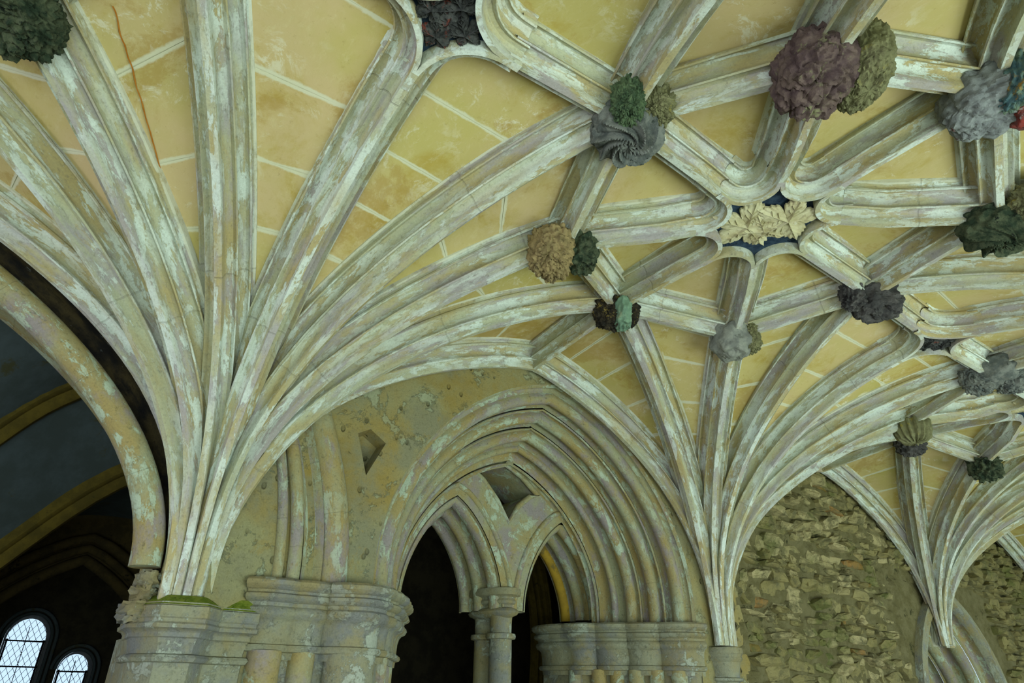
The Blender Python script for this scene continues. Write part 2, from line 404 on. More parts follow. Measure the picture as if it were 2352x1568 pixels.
# webs --------------------------------------------------------------
ceil = empty('ceiling', (0, 0, 3.7), kind='structure')
n_st = 0; stuffV = []; stuffF = []; stuffE = []
def add_stone(P, n, m_, single, back=None):
    """P: (n x m_) grid of lower-face points, with a shallow thickness upward"""
    global n_st
    V = list(P); F = grid_faces(n, m_)
    ev = []
    for i in range(n):
        for j in range(m_): ev.append(1. if i in (0, n - 1) else 0.)
    up = Vector((0, 0, .014)); k = len(V)
    ring = [(0, j) for j in range(m_)] + [(i, m_ - 1) for i in range(1, n)] + [(n - 1, j) for j in range(m_ - 2, -1, -1)] + [(i, 0) for i in range(n - 2, 0, -1)]
    for (i, j) in ring: V.append(P[i * m_ + j] + up); ev.append(1.)
    for q in range(len(ring)):
        a = ring[q][0] * m_ + ring[q][1]; b = ring[(q + 1) % len(ring)]; b = b[0] * m_ + b[1]
        F.append((a, b, k + (q + 1) % len(ring), k + q))
    if single and n_st < 296:
        n_st += 1; mesh('web_stone', V, F, WEB, ceil, True, ev)
    else:
        o = len(stuffV); stuffV.extend(V); stuffF.extend([tuple(x + o for x in f) for f in F]); stuffE.extend(ev)
backV = []; backF = []
def back(P, n, m_):
    o = len(backV); backV.extend([p + Vector((0, 0, .004)) for p in P]); backF.extend(grid_faces(n, m_, o))
def lerp_path(P, t):
    x = t * (len(P) - 1); i = min(int(x), len(P) - 2); return P[i].lerp(P[i + 1], x - i)
def web_cell(ra, rb, single):
    A = [p + f[1] * RV for p, f in zip(*ra)]; B = [p + f[1] * RV for p, f in zip(*rb)]
    la_ = sum((A[i + 1] - A[i]).length for i in range(len(A) - 1)); lb_ = sum((B[i + 1] - B[i]).length for i in range(len(B) - 1))
    wa = (lb_ / la_ - 1) * 1.2; wb = (la_ / lb_ - 1) * 1.2
    def S(t, s):
        a = lerp_path(A, min(1, t + wa * t * (1 - t))); b = lerp_path(B, min(1, t + wb * t * (1 - t))); p = a.lerp(b, s)
        return p
    Ln = sum(((S(i / 20, .5) - S((i + 1) / 20, .5)).length for i in range(20)))
    t0 = .10; ts = [t0]; step = .36 / Ln
    while ts[-1] < 1: ts.append(ts[-1] + step * random.uniform(.8, 1.15))
    ts[-1] = 1.
    if len(ts) > 2 and ts[-1] - ts[-2] < step * .5: ts.pop(-2)
    G = [S(t0 + (1 - t0) * i / 24, j / 6) for i in range(25) for j in range(7)]; back(G, 25, 7)
    for a, b in zip(ts[:-1], ts[1:]):
        g = .0018 / Ln; tilt = random.uniform(-.006, .006)
        rows = [0, .15, .3, .5, .7, .85, 1]; P = []
        for r in rows:
            for j in range(7):
                t = a + g + (b - a - 2 * g) * r + tilt * (j / 6 - .5) * (0 if (r == 1 and b == 1) else 1)
                P.append(S(min(t, 1), j / 6))
        add_stone(P, len(rows), 7, single)
def tri(a, b, c, single):
    a, b, c = [x + Vector((0, 0, RV)) for x in (a, b, c)]
    def S(t, s): p = a.lerp(b.lerp(c, s), t); p.z += .03 * 4 * t * (1 - t) * .5; return p
    back([S(i / 6, j / 4) for i in range(7) for j in range(5)], 7, 5)
    for (u, v) in ((.12, 1.),):
        P = [S(u + (v - u) * r, j / 4) for r in (0, .05, .25, .5, .75, .95, 1) for j in range(5)]
        add_stone(P, 7, 5, single)
for k in (0, -1, 1, 2):
    single = k < 2
    st = NODE['star', k]
    ring = [('S', k, 1), ('D', k, 1, 1), ('T', k, 1), ('D', k, -1, 1), ('S', k, -1), ('D', k, -1, -1), ('T', k, -1), ('D', k, 1, -1)]
    for i in range(8): tri(st, NODE[ring[i]], NODE[ring[(i + 1) % 8]], single)
    for s in (1, -1):
        for i in range(4, 8): 
            if (k, s, i) in FANRIBS: web_cell(FANRIBS[k, s, i], FANRIBS[k, s, i + 1], single)
        for i in range(0, 4):
            if (k + 1, s, i) in FANRIBS: web_cell(FANRIBS[k + 1, s, i], FANRIBS[k + 1, s, i + 1], single)
A_, B_ = FANRIBS[0, 1, 2], FANRIBS[0, 1, 3]
qa = [p + f[1] * RV for p, f in zip(*A_)]; qb = [p + f[1] * RV for p, f in zip(*B_)]; cp = []
for i in range(40):
    t = .93 - .30 * i / 39; x = .34 - .10 * i / 39 + .015 * noise.noise(Vector((i * .35, 0, 0))); cp.append(lerp_path(qa, t).lerp(lerp_path(qb, t), x))
V = []; F = []
for i, p in enumerate(cp):
    n_ = Vector((1, .3, 0)).normalized() * (.0035 + .002 * noise.noise(Vector((i * .8, 3, 0)))); V += [p - n_ + Vector((0, 0, .002)), p + Vector((0, 0, -.003)), p + n_ + Vector((0, 0, .002))]
mesh('rust_crack', V, grid_faces(40, 3), simple('rust_stain', C(166, 104, 34), C(178, 120, 50), 20, .5), ceil)
if stuffV: tag(mesh('web_stones', stuffV, stuffF, WEB, ceil, True, stuffE), kind='stuff')
mesh('mortar_bed', backV, backF, MORT, ceil)
box('sky_block_slab', -7.5, 15, -W - .4, .6, 3.78, 3.9, MORT, ceil)  # unseen slab added above the webs to keep sky light from leaking through

# ------------------------------------------------------------------ bosses
def boss_mesh(c, rx, ry, drop, fn, rot=0, e=.62, nt=96, nr=44, top=.09):
    V = []; cr, sr = cos(rot), sin(rot)
    for i in range(nr + 1):
        ph = radians(118) * i / nr
        sp = abs(sin(ph)) ** e; cp = (abs(cos(ph)) ** .8) * (1 if cos(ph) > 0 else -1)
        for j in range(nt):
            th = 2 * pi * j / nt
            n = Vector((cos(th) * sin(ph), sin(th) * sin(ph), -cos(ph))).normalized()
            x, y = cos(th) * sp, sin(th) * sp
            z = -drop * cp if cp > 0 else -top * cp
            dd = fn(x, y, i / nr, th, ph)
            x2 = x * rx + n.x * dd; y2 = y * ry + n.y * dd
            V.append((c[0] + cr * x2 - sr * y2, c[1] + sr * x2 + cr * y2, c[2] + z + n.z * dd))
    return V, grid_faces(nr + 1, nt, 0, True)
def nz(x, y, z, f): return noise.noise(Vector((x * f, y * f, z * f)))
def f_swirl(arms=5, k=11, amp=.012):
    def f(x, y, q, th, ph):
        rho = sqrt(x * x + y * y); fade = min(1, max(0, (1.35 - ph) / .3))
        p = arms * th + k * math.log(rho + .12)
        s = (1 - abs(sin(p / 2)) * 2) * amp * min(1, rho * 3) + sin(2 * p) * amp * .35
        return s * fade + (1 - fade) * (.018 * nz(x, y, ph, 5) + .006 * nz(x, y, ph + 3, 15)) - .012 * (1 - min(1, rho * 4))
    return f
def f_curl(fr=3.2, amp=.02, seed=0):
    def f(x, y, q, th, ph):
        p = Vector((x * fr * .75 + seed, y * fr * .75, ph * fr * .6)); d, pts = noise.voronoi(p)
        r = d[0]; v = p - pts[0]; a = atan2(v.y, v.x)
        g = noise.voronoi(p * 2.3)[0]
        return amp * (.9 - r * 1.5) + amp * .30 * sin(r * 17 + a * 1.0) + amp * .55 * (g[1] - g[0] - .25) + .004 * nz(x, y, ph, 16)
    return f
def f_rock(amp=.025, fr=4, seed=0):
    return lambda x, y, q, th, ph: amp * nz(x + seed, y, ph, fr * .8) + amp * .35 * abs(nz(x, y + seed, ph, fr * 2.)) + amp * .12 * nz(x, y, ph, 16)
def f_skull(x, y, q, th, ph):
    d = .022 * nz(x + 4, y, ph, 3.5) + .008 * nz(x, y, ph, 14)
    for (hx, hy, r) in ((-.45, .1, .2), (.35, .35, .2), (0., -.55, .16), (-.1, .6, .13)):
        g = ((x - hx) ** 2 + (y - hy) ** 2) / r / r; d -= .055 * math.exp(-g * 1.2) * (1 if ph < 1.6 else 0)
    return d
def f_shell(x, y, q, th, ph): return .010 * sin(th * 16) + .012 * nz(x, y, ph, 3)
def f_lobes(nl=6, amp=.02): return lambda x, y, q, th, ph: amp * abs(cos(nl * th / 2)) * sin(ph) + .012 * nz(x, y, ph, 6) + .006 * nz(x, y, ph, 17)
UPW = Vector((-.594, -.804, 0)); RTW = Vector((.799, -.601, 0))   # directions that read as image-up / image-right on the ceiling
def boss(node, label, parts, scale=1.):
    n = NODE[node] if isinstance(node, tuple) else node
    root = empty('vault_boss', tuple(n), label, 'boss', 'carved bosses at the rib crossings')
    for (nm, up, rt, dz, rx, ry, drop, fn, mat, lab) in parts:
        up, rt, rx, ry = up * .95, rt * .95, rx * .91, ry * .91
        c = n + UPW * up + RTW * rt + Vector((0, 0, dz))
        V, F = boss_mesh(c, rx, ry, drop, fn, atan2(RTW.y, RTW.x))
        o = mesh(nm, V, F, mat, root)
        if lab: o['label'] = lab
    return root
boss(('S', 0, -1), 'large swirling foliage boss with a green upper leaf, centre of the picture', [
    ('swirl', -.01, 0, -.01, .155, .15, .10, f_swirl(8, 14, .02), B_SWIRL, 'slate grey whirl of leaves'), ('leaf', .13, -.02, 0, .065, .10, .09, f_curl(4, .016, 3), B_GREEN, 'green pointed leaf'),
    ('leaf', .09, .11, .01, .07, .09, .06, f_curl(4, .014, 6), B_OLIVE, 'olive side leaf')])
boss(('D', 0, -1, 1), 'tan boss of curled foliage beside a dark green mossy lump', [
    ('foliage', 0, -.07, .0, .125, .17, .12, f_curl(3.2, .022, 1), B_TAN, None), ('moss_lump', -.02, .08, .01, .09, .115, .10, f_rock(.025, 5), B_DKGREEN, 'dark green mossy lump')])
boss(('T', 0, 1), 'small boss with a pale verdigris leaf over black and gilt foliage', [
    ('foliage', 0, 0, .0, .145, .11, .10, f_curl(3.5, .02, 9), B_GOLD, None), ('leaf', .03, .03, -.02, .06, .12, .10, f_rock(.014, 4), B_TEAL, 'pale verdigris leaf')])
boss(('D', 0, 1, 1), 'round grey ball boss at the head of the corbel fan', [
    ('ball', -.01, -.02, .02, .125, .135, .13, f_rock(.024, 2.4, 2), B_GREY, None), ('leaf', .0, .08, .02, .075, .10, .10, f_curl(4, .015, 2), B_OLIVE, 'mossy right side')])
boss(('S', 0, 1), 'sooty boss with hollow sockets between the leaf panel and second diamond panel', [
    ('head', -.02, .04, .0, .15, .135, .11, f_skull, B_DARK, None), ('leaf', .03, -.12, .0, .07, .07, .08, f_rock(.02, 5), B_DARK, None)])
boss(('D', 0, -1, -1), 'largest purple-brown carved boss near the top edge, right of the swirl boss', [
    ('foliage', 0, -.05, .01, .14, .17, .13, f_curl(2.6, .022, 5), B_PURP, None), ('leaf', .01, .11, .02, .09, .16, .12, f_curl(4, .012, 8), B_OLIVE, 'olive mossy side')])
boss(('T', 0, -1), 'boss with red and turquoise paint at the upper right edge', [
    ('flower', -.02, -.03, .0, .15, .15, .10, f_lobes(7, .022), B_LGREY, None), ('petal', .05, .10, -.01, .10, .15, .12, f_rock(.02, 4), B_RED, 'red painted petal'),
    ('petal', .09, -.02, -.02, .05, .10, .10, f_rock(.02, 5), B_TURQ, 'turquoise painted leaf')])
boss(('D', 0, 1, -1), 'dark green whirl boss at the right edge, level with the leaf panel', [
    ('swirl', -.03, 0, .0, .17, .14, .11, f_swirl(8, 12, .018), B_DKGREEN, None), ('leaf', .12, .06, .02, .08, .12, .08, f_curl(4, .02, 4), B_OLIVE, 'olive crumpled leaf')])
boss(('S', 1, -1), 'blue-grey boss of two scrolled leaves beyond the second diamond panel', [
    ('core', .04, .0, .04, .16, .19, .10, f_rock(.015, 4), B_SWIRL, None), ('scroll', 0, -.10, .0, .12, .10, .11, f_curl(2.6, .02, 2), B_SWIRL, None), ('scroll', .01, .12, .0, .11, .11, .10, f_curl(2.6, .02, 7), B_SWIRL, None)])
boss(('T', 1, 1), 'far boss with an olive fan-shaped shell above dark foliage', [
    ('foliage', -.03, 0, .0, .14, .12, .12, f_rock(.03, 5), B_DARK, None)])
boss(('D', 1, -1, 1), 'olive ribbed shell boss just above the dark far boss', [
    ('shell', -.03, .02, .0, .14, .14, .12, f_shell, B_OLIVE, None)])
boss(('D', 1, 1, 1), 'small dark green tufted boss farthest to the lower right', [
    ('foliage', 0, 0, .0, .14, .13, .12, f_rock(.035, 6, 3), B_DKGREEN, None)])
boss(('D', -1, 1, 1), 'dark teal leafy boss in the top left corner', [
    ('foliage', 0, 0, .0, .15, .15, .10, f_curl(3.2, .026, 11), B_DKGREEN, None)])
for nd, lab in ((('S', -1, 1), 'foliage boss just above the top left of the view'), (('T', -1, 1), 'foliage boss beyond the left edge'), (('S', 1, 1), 'foliage boss beyond the right edge'),
                (('D', 1, -1, -1), 'foliage boss off the right edge on the garden side')):
    boss(nd, lab, [('foliage', 0, 0, 0, .14, .14, .11, f_curl(3.2, .022, random.random() * 9), B_DKGREEN, None)])

# carved leaf panels inside the star and diamond openings
def vine_leaf(name, c, R, rot, z, mat, parent, lobes=5, th=.012, lab=None, sx=1.):
    """palmate leaf: pointed serrated lobes with rounded sinuses, raised midribs and veins as sub-parts"""
    n = 220; top = []; rd = random.Random(int(R * 1e4) + lobes); am = [rd.uniform(.85, 1.1) for _ in range(lobes)]
    for i in range(n):
        t = 2 * pi * i / n; q = t * lobes / (2 * pi); li = int(q + .5) % lobes; fr = abs(q - round(q)) * 2      # 0 at lobe tip, 1 at sinus
        r = R * (am[li] * (1 - .40 * fr ** .8) if fr < .86 else am[li] * (.645 - 2.2 * (fr - .86)))
        teeth = abs(((q * 8) % 1) - .5) * 2; r *= 1 + .13 * (teeth - .5) * (1 - .5 * fr)
        top.append((r * cos(t) * sx, r * sin(t)))
    def P(x, y, zz): return Vector((c[0] + cos(rot) * x - sin(rot) * y, c[1] + sin(rot) * x + cos(rot) * y, zz))
    V = []; rings = [(1., 0.), (1., th), (.88, th * 1.5), (.6, th * 1.25), (.3, th * 1.5), (.06, th * 1.1)]
    for (f, h) in rings:
        for i, (x, y) in enumerate(top):
            t = 2 * pi * i / n; q = t * lobes / (2 * pi); fr = abs(q - round(q)) * 2
            rel = .008 * (1 - fr) * (1 if f < .99 else 0) * sin(f * pi) + .003 * noise.noise(Vector((x * f * 22, y * f * 22, R * 50)))
            V.append(P(x * f, y * f, z - h - (rel if h > 0 else 0)))
    F = grid_faces(len(rings), n, 0, True); F.append(tuple((len(rings) - 1) * n + i for i in range(n)))
    o = mesh(name, V, F, mat, parent)
    if lab: o['label'] = lab
    vv = []; ff = []
    def rid(p, q, w0, w1):
        b = len(vv); dx, dy = q[0] - p[0], q[1] - p[1]; l = sqrt(dx * dx + dy * dy); nx, ny = -dy / l, dx / l
        for (pt, w_) in ((p, w0), (q, w1)):
            vv.extend([P(pt[0] + nx * w_, pt[1] + ny * w_, z - th * 1.1), P(pt[0], pt[1], z - th * 1.5 - w_ * 2.4 - .008), P(pt[0] - nx * w_, pt[1] - ny * w_, z - th * 1.1)])
        ff.extend([(b, b + 1, b + 4, b + 3), (b + 1, b + 2, b + 5, b + 4)])
    for q in range(lobes):
        t = 2 * pi * q / lobes; e = R * .86 * am[q]; rid((0, 0), (e * cos(t), e * sin(t)), .0045, .001)
        for sg in (-1, 1):
            for fr in (.35, .6):
                m0 = e * fr; t2 = t + sg * .75; rid((m0 * cos(t), m0 * sin(t)), (m0 * cos(t) + e * .26 * cos(t2), m0 * sin(t) + e * .26 * sin(t2)), .0025, .0007)
    mesh('leaf_vein', vv, ff, mat, o)
    return o
def ground(name, loop, z, mat, parent):
    c = sum(loop, Vector((0, 0, 0))) / len(loop); n = len(loop)
    V = [Vector((c.x + (p.x - c.x) * 1.03, c.y + (p.y - c.y) * 1.03, z)) for p in loop]; V += [v + Vector((0, 0, .02)) for v in V]
    return mesh(name, V + [Vector((c.x, c.y, z))], [(i, (i + 1) % n, 2 * n) for i in range(n)] + [(i, (i + 1) % n, n + (i + 1) % n, n + i) for i in range(n)], mat, parent, False, recalc=False)
def disc(name, c, r, z, mat, parent, n=40):
    V = [(c[0] + r * cos(2 * pi * i / n), c[1] + r * sin(2 * pi * i / n), z) for i in range(n)] + [(c[0] + r * cos(2 * pi * i / n), c[1] + r * sin(2 * pi * i / n), z + .02) for i in range(n)]
    return mesh(name, V, [tuple(range(n)), tuple(range(n, 2 * n))] + [(i, (i + 1) % n, n + (i + 1) % n, n + i) for i in range(n)], mat, parent, False)
for k, lab in ((0, 'eight-pointed panel of cream vine leaves on dark blue ground, right of centre'), (1, 'leaf panel of the far star at the right edge')):
    st = NODE['star', k]; lp = empty('leaf_panel', (st.x, st.y, st.z + .05), lab, 'carved panel', 'carved panels in the rib openings')
    ground('blue_ground', LOOPS[k], st.z + .052, BLUE, lp)
    a = atan2(RTW.y, RTW.x)
    for dx, dy, R, ro, dz in ((-.085, -.01, .185, 2.75, 0), (.085, .05, .175, .35, .010), (.0, -.03, .14, -1.5, .004)):
        c = st + RTW * dx + UPW * dy
        vine_leaf('vine_leaf', c, R, ro, st.z + .048 - dz, CREAM, lp)
    P0 = [st + RTW * (.05 + .08 * t) + UPW * (-.04 - .05 * sin(t * pi)) + Vector((0, 0, .03)) for t in [i / 8 for i in range(9)]]
    sweep('leaf_stem', P0, [(UPW, Vector((0, 0, 1)))] * 9, [(.009 * cos(q), .009 * sin(q)) for q in [i * pi / 4 for i in range(8)]], CREAM, lp, True, True)
dlab = {0: 'dark four-pointed openwork foliage panel at the top of the picture', 1: 'small dark four-pointed panel, foreshortened at right', 2: 'farthest dark four-pointed panel'}
DIAN = {}
for k in (0, 1, 2):
    dn = NODE['dia', k]
    host = STARS[k]
    dirs = sorted([atan2((q - dn).y, (q - dn).x) % (2 * pi) for q in (NODE['S', k, -1], NODE['S', k - 1, 1], Vector((k * L, 0, 0)), Vector((k * L, -W, 0)))])
    lpn_ = corners(host, dn, dirs, .24, .02, drop=.024)
    dp = empty('foliage_panel', (dn.x, dn.y, dn.z + .05), dlab[k], 'carved panel', 'carved panels in the rib openings')
    ground('dark_ground', lpn_, dn.z + .055, BLUE, dp)
    for q in range(4):
        t = q * pi / 2 + .1; c = dn + Vector((cos(t) * .07, sin(t) * .07, 0))
        vine_leaf('leaf', c, .072, t, dn.z + .046, D_FOL, dp, 5, .014)
    V, F = boss_mesh(dn + Vector((0, 0, .045)), .04, .04, .03, f_curl(5, .01), 0, .8, 24, 10); mesh('centre_knob', V, F, D_FOL, dp)

# ------------------------------------------------------------------ arches
def arch_pts(cx, a, z0, H, k=.2, n=48, zb=None, half=None):
    """list of (x,z,nx,nz) with outward normal; from right springing over to left"""
    P = []
    if zb is not None: P.append((cx + a, zb))
    for i in range(n + 1):
        ph = pi * i / n; c = cos(ph); s = sin(ph)
        P.append((cx + a * c, z0 + H * ((1 - k) * s + k * (1 - abs(c)))))
    if zb is not None: P.append((cx - a, zb))
    out = []
    for i in range(len(P)):
        A = P[max(i - 1, 0)]; B = P[min(i + 1, len(P) - 1)]
        tx, tz = B[0] - A[0], B[1] - A[1]; l = sqrt(tx * tx + tz * tz); out.append((P[i][0], P[i][1], tz / l, -tx / l))
    return out
def arch_sweep(name, pts, sec, mat, parent, closed=False, lab=None):
    """sec: list of (o inward offset, y)"""
    V = []
    for (x, z, nx, nz_) in pts:
        for (o, y) in sec: V.append((x - nx * o, y, z - nz_ * o))
    F = grid_faces(len(pts), len(sec), 0, closed)
    if closed: F += [tuple(range(len(sec))), tuple((len(pts) - 1) * len(sec) + i for i in range(len(sec)))]
    k_ = len(sec); ob = mesh(name, V, F, mat, parent, sw=sw_coords([[Vector(v) for v in V[i * k_:(i + 1) * k_]] for i in range(len(pts))], 2.2))
    if lab: ob['label'] = lab
    return ob
def feature_section(o0, y0, o1, y1, feats):
    Ln = sqrt((o1 - o0) ** 2 + (y1 - y0) ** 2); ux, uy = (o1 - o0) / Ln, (y1 - y0) / Ln; px, py = uy, -ux   # proud = towards the viewer / opening
    tot = sum(f[1] for f in feats); s = 0; groups = []
    for (kind, wd, h) in feats:
        wd = wd * Ln / tot; pts = []
        for i in range(9):
            t = i / 8
            if kind == 'roll': th = pi * t; ss = s + wd / 2 - wd / 2 * cos(th); hh = h * sin(th)
            elif kind == 'hollow': ss = s + wd * t; hh = -h * sin(pi * t)
            else: ss = s + wd * t; hh = h
            pts.append((o0 + ux * ss + px * hh, y0 + uy * ss + py * hh))
        groups.append((kind, pts)); s += wd
    return groups
ARCH_CX = 2.12; A_OUT = 1.25; A_Z0 = 2.15; A_H = 1.36; A_K = .18
wall = empty('wall_left', (1.8, 0, 0), kind='structure')
tl = empty('twin_light_arch', (ARCH_CX, .3, 2.03), 'wide many-moulded pointed arch enclosing two dark lancet openings, lower centre', 'arch')
feats = [('fil', .03, 0), ('hollow', .05, .02), ('roll', .10, .055), ('hollow', .05, .03), ('fil', .015, .02), ('hollow', .03, .02), ('roll', .095, .05), ('hollow', .05, .03), ('fil', .015, .02), ('hollow', .025, .015),
         ('roll', .095, .05), ('hollow', .06, .035), ('roll', .06, .03), ('hollow', .10, .03), ('fil', .02, .025), ('hollow', .05, .02)]
O_IN, Y_IN = .44, .60
ref = arch_pts(ARCH_CX, A_OUT, A_Z0, A_H, A_K, 56, 2.03)
names = {'roll': 'arch_roll', 'hollow': 'arch_hollow', 'fil': 'arch_fillet'}
for kind, pts in feature_section(0, 0, O_IN, Y_IN, feats):
    arch_sweep(names[kind], ref, pts, ARCH, tl)
# tympanum plate with two lights and an eyelet
def inner_loop(pts, o): return [(x - nx * o, z - nz_ * o) for (x, z, nx, nz_) in pts]
LZ = 2.08
lights = [(1.72, .40, LZ, .70, .30), (2.67, .38, LZ, .66, .30)]
outer = inner_loop(ref, O_IN)
loops = [[Vector((x, z, 0)) for x, z in outer]]
eye = [(2.16, 2.66), (2.06, 2.80), (1.93, 2.93), (1.83, 3.00), (1.93, 3.07), (2.10, 3.10), (2.28, 3.02), (2.44, 2.90), (2.36, 2.88), (2.25, 2.79)]
def plate(name, outer2, holes, y, mat, parent):
    lp = [[Vector((x, z, 0)) for x, z in outer2]] + [[Vector((x, z, 0)) for x, z in h] for h in holes]
    tr = tessellate_polygon(lp); V = [(v.x, y, v.y) for l in lp for v in l]
    return mesh(name, V, [tuple(t) for t in tr], mat, parent, False)
Llp = []
for (cx, a, z0, H, kk) in lights:
    p = arch_pts(cx, a, z0, H, kk, 30); Llp.append(p)
xR = outer[0][0]; xL = outer[-1][0]
poly = outer[:]   # right base ... over ... left base
pl = [(x, z) for x, z, _, _ in Llp[0]]; pr = [(x, z) for x, z, _, _ in Llp[1]]
poly += list(reversed(pl)) + list(reversed(pr))
plate('tympanum', poly, [eye], Y_IN, ARCH, tl)
V = []; n = len(eye)
for dd, yy in ((0, Y_IN), (.03, Y_IN + .05), (.03, 1.0)):
    cx_, cz_ = 2.14, 2.93
    for (x, z) in eye: V.append((x + (cx_ - x) * dd * 2, yy, z + (cz_ - z) * dd * 2))
mesh('eyelet_reveal', V, grid_faces(3, n, 0, True), ARCH, tl)
ne = len(eye); en = []
for i in range(ne):
    A = eye[i - 1]; B = eye[(i + 1) % ne]; tx, tz = B[0] - A[0], B[1] - A[1]; l = sqrt(tx * tx + tz * tz); en.append((*eye[i], tz / l, -tx / l))
en.append(en[0])
arch_sweep('eyelet_roll', en, [(.022 * cos(t), Y_IN + .012 + .022 * sin(t)) for t in [2 * pi * i / 10 for i in range(10)]], ARCH, tl, True)
for p in Llp:
    arch_sweep('tracery_roll', p, [(-.075 + .022 * cos(t), Y_IN + .004 + .022 * sin(t)) for t in [2 * pi * i / 10 for i in range(10)]], ARCH, tl, True)
for li, p in enumerate(Llp):
    sub = feature_section(0, Y_IN, .10, .98, [('fil', .02, .008), ('roll', .10, .04), ('hollow', .05, .03), ('roll', .09, .04), ('hollow', .05, .035), ('roll', .08, .04), ('hollow', .02, .01)])
    for qi, (kind, pts) in enumerate(sub):
        last = (qi == 5)
        arch_sweep(names[kind], p, pts, YEL if last and li == 1 else ARCH, tl, False, 'yellow ochre inner roll' if last and li == 1 else None)

# plan-swept moulded capitals ---------------------------------------
CAPP = [(.00, .0), (.075, .0), (.09, -.012), (.09, -.03), (.075, -.045), (.06, -.05), (.055, -.06), (.07, -.068), (.075, -.082), (.062, -.094), (.045, -.10), (.04, -.115), (.055, -.125), (.06, -.14), (.05, -.158),
        (.03, -.168), (.02, -.18), (.012, -.21), (.01, -.25), (.01, -.268), (.03, -.272), (.036, -.285), (.028, -.298), (.008, -.302), (.005, -.33)]
def plan_sweep(name, plan, prof, ztop, mat, parent, zs=1., cap=True):
    n = len(plan); nr = []
    for i in range(n):
        a = plan[max(i - 1, 0)]; b = plan[min(i + 1, n - 1)]; dx, dy = b[0] - a[0], b[1] - a[1]; l = sqrt(dx * dx + dy * dy); sc_ = 1.
        if 0 < i < n - 1:
            e1 = Vector((plan[i][0] - a[0], plan[i][1] - a[1])); e2 = Vector((b[0] - plan[i][0], b[1] - plan[i][1]))
            if e1.length > 1e-6 and e2.length > 1e-6: sc_ = 1 / max(cos(e1.angle(e2) / 2), .75)
            e1.normalize(); e2.normalize(); dx, dy = (e1 + e2).x, (e1 + e2).y; l = sqrt(dx * dx + dy * dy) or 1
        nr.append((dy / l * sc_, -dx / l * sc_))
    V = []
    for (o, z) in prof:
        for (x, y), (nx, ny) in zip(plan, nr):
            wob = 1 + .06 * nz(x, y, z, 9)
            V.append((x + nx * o * wob, y + ny * o * wob, ztop + z * zs))
    return mesh(name, V, grid_faces(len(prof), n), mat, parent)
def scallop(pts, r, bulge=.6, m_=7):
    """plan path as a run of shaft fronts between the given points"""
    out = []
    for (a, b, bu) in pts:
        dx, dy = b[0] - a[0], b[1] - a[1]; l = sqrt(dx * dx + dy * dy); nx, ny = dy / l, -dx / l
        for i in range(m_):
            t = i / m_; out.append((a[0] + dx * (.5 - .5 * cos(pi * t)), a[1] + dy * (.5 - .5 * cos(pi * t)))) if False else out.append((a[0] + dx * t + nx * bu * sin(pi * t) ** .7, a[1] + dy * t + ny * bu * sin(pi * t) ** .7))
    out.append(pts[-1][1]); return out
# left clustered pier
lc = empty('clustered_pier', (.75, .1, 0), 'clustered pier with moulded capital left of the dark lancets, big round shaft in front', 'pier')
segs = [((.30, .02), (.48, .0), .03), ((.48, .0), (.64, .0), .03), ((.64, .0), (.92, -.01), .12), ((.92, 0), (1.0, .12), .03), ((1.0, .12), (1.08, .25), .045), ((1.08, .25), (1.16, .38), .045), ((1.16, .38), (1.24, .51), .045), ((1.24, .51), (1.32, .64), .045), ((1.32, .64), (1.36, 1.0), .04)]
plan_sweep('capital', scallop(segs, .1), CAPP, 2.035, CAP, lc)
plan_sweep('pier_body', scallop([(a, b, u * .2) for a, b, u in segs], .1), [(0, 0), (0, -1.75)], 1.75, CAP, lc)
for (x, y, r) in ((.39, .0, .075), (.56, .0, .06), (.78, -.03, .12), (1.0, .12, .05), (1.07, .25, .05), (1.15, .38, .05), (1.23, .5, .05)):
    lathe('shaft', (x, y), [(r, 0), (r, 1.74)], CAP if r > .1 else ARCH, lc, 20)
# right clustered jamb
rc = empty('clustered_jamb', (3.1, .3, 0), 'grey clustered jamb of five shafts with moulded capital, right of the dark lancets', 'pier')
segs2 = [((2.80, 1.0), (2.80, .70), .04), ((2.80, .70), (2.93, .56), .06), ((2.93, .56), (3.07, .38), .06), ((3.07, .38), (3.20, .20), .06), ((3.20, .20), (3.33, .02), .05), ((3.33, .02), (3.40, 0.0), .0)]
plan_sweep('capital', scallop(segs2, .1), CAPP, 2.035, CAP, rc)
plan_sweep('jamb_body', scallop([(a, b, u * .2) for a, b, u in segs2], .1), [(0, 0), (0, -1.75)], 1.75, CAP, rc)
for (x, y, r) in ((2.83, .68, .05), (2.92, .54, .055), (3.0, .44, .05), (3.08, .33, .055), (3.16, .22, .05), (3.25, .10, .055)):
    lathe('shaft', (x, y), [(r, 0), (r, 1.74)], ARCH, rc, 20)
# twin colonnette
cc = empty('twin_colonnette', (2.16, .8, 0), 'coupled pair of grey colonnettes under a moulded capital, between the dark lancets', 'column')
CX, CYY = 2.17, .78
for dy in (-.095, .085):
    lathe('colonnette', (CX + (.0 if dy < 0 else -.0), CYY + dy), [(.075, 0), (.075, 1.90), (.098, 1.905), (.102, 1.92), (.098, 1.935), (.072, 1.94), (.075, 2.02), (.08, 2.06)], CAP, cc, 28)
def oval(a, b, n=40): return [(CX + a * cos(-2 * pi * i / n), CYY + b * sin(-2 * pi * i / n)) for i in range(n)]
V = []; capp = [(.07, 2.03), (.09, 2.04), (.125, 2.055), (.135, 2.07), (.125, 2.085), (.10, 2.095), (.098, 2.11), (.115, 2.12), (.12, 2.135), (.11, 2.15), (.115, 2.16), (.145, 2.172), (.15, 2.19), (.145, 2.215), (.12, 2.22)]
for (r, z) in capp:
    for i in range(40):
        t = 2 * pi * i / 40; V.append((CX + r * cos(t), CYY + (r + .10) * sin(t), z))
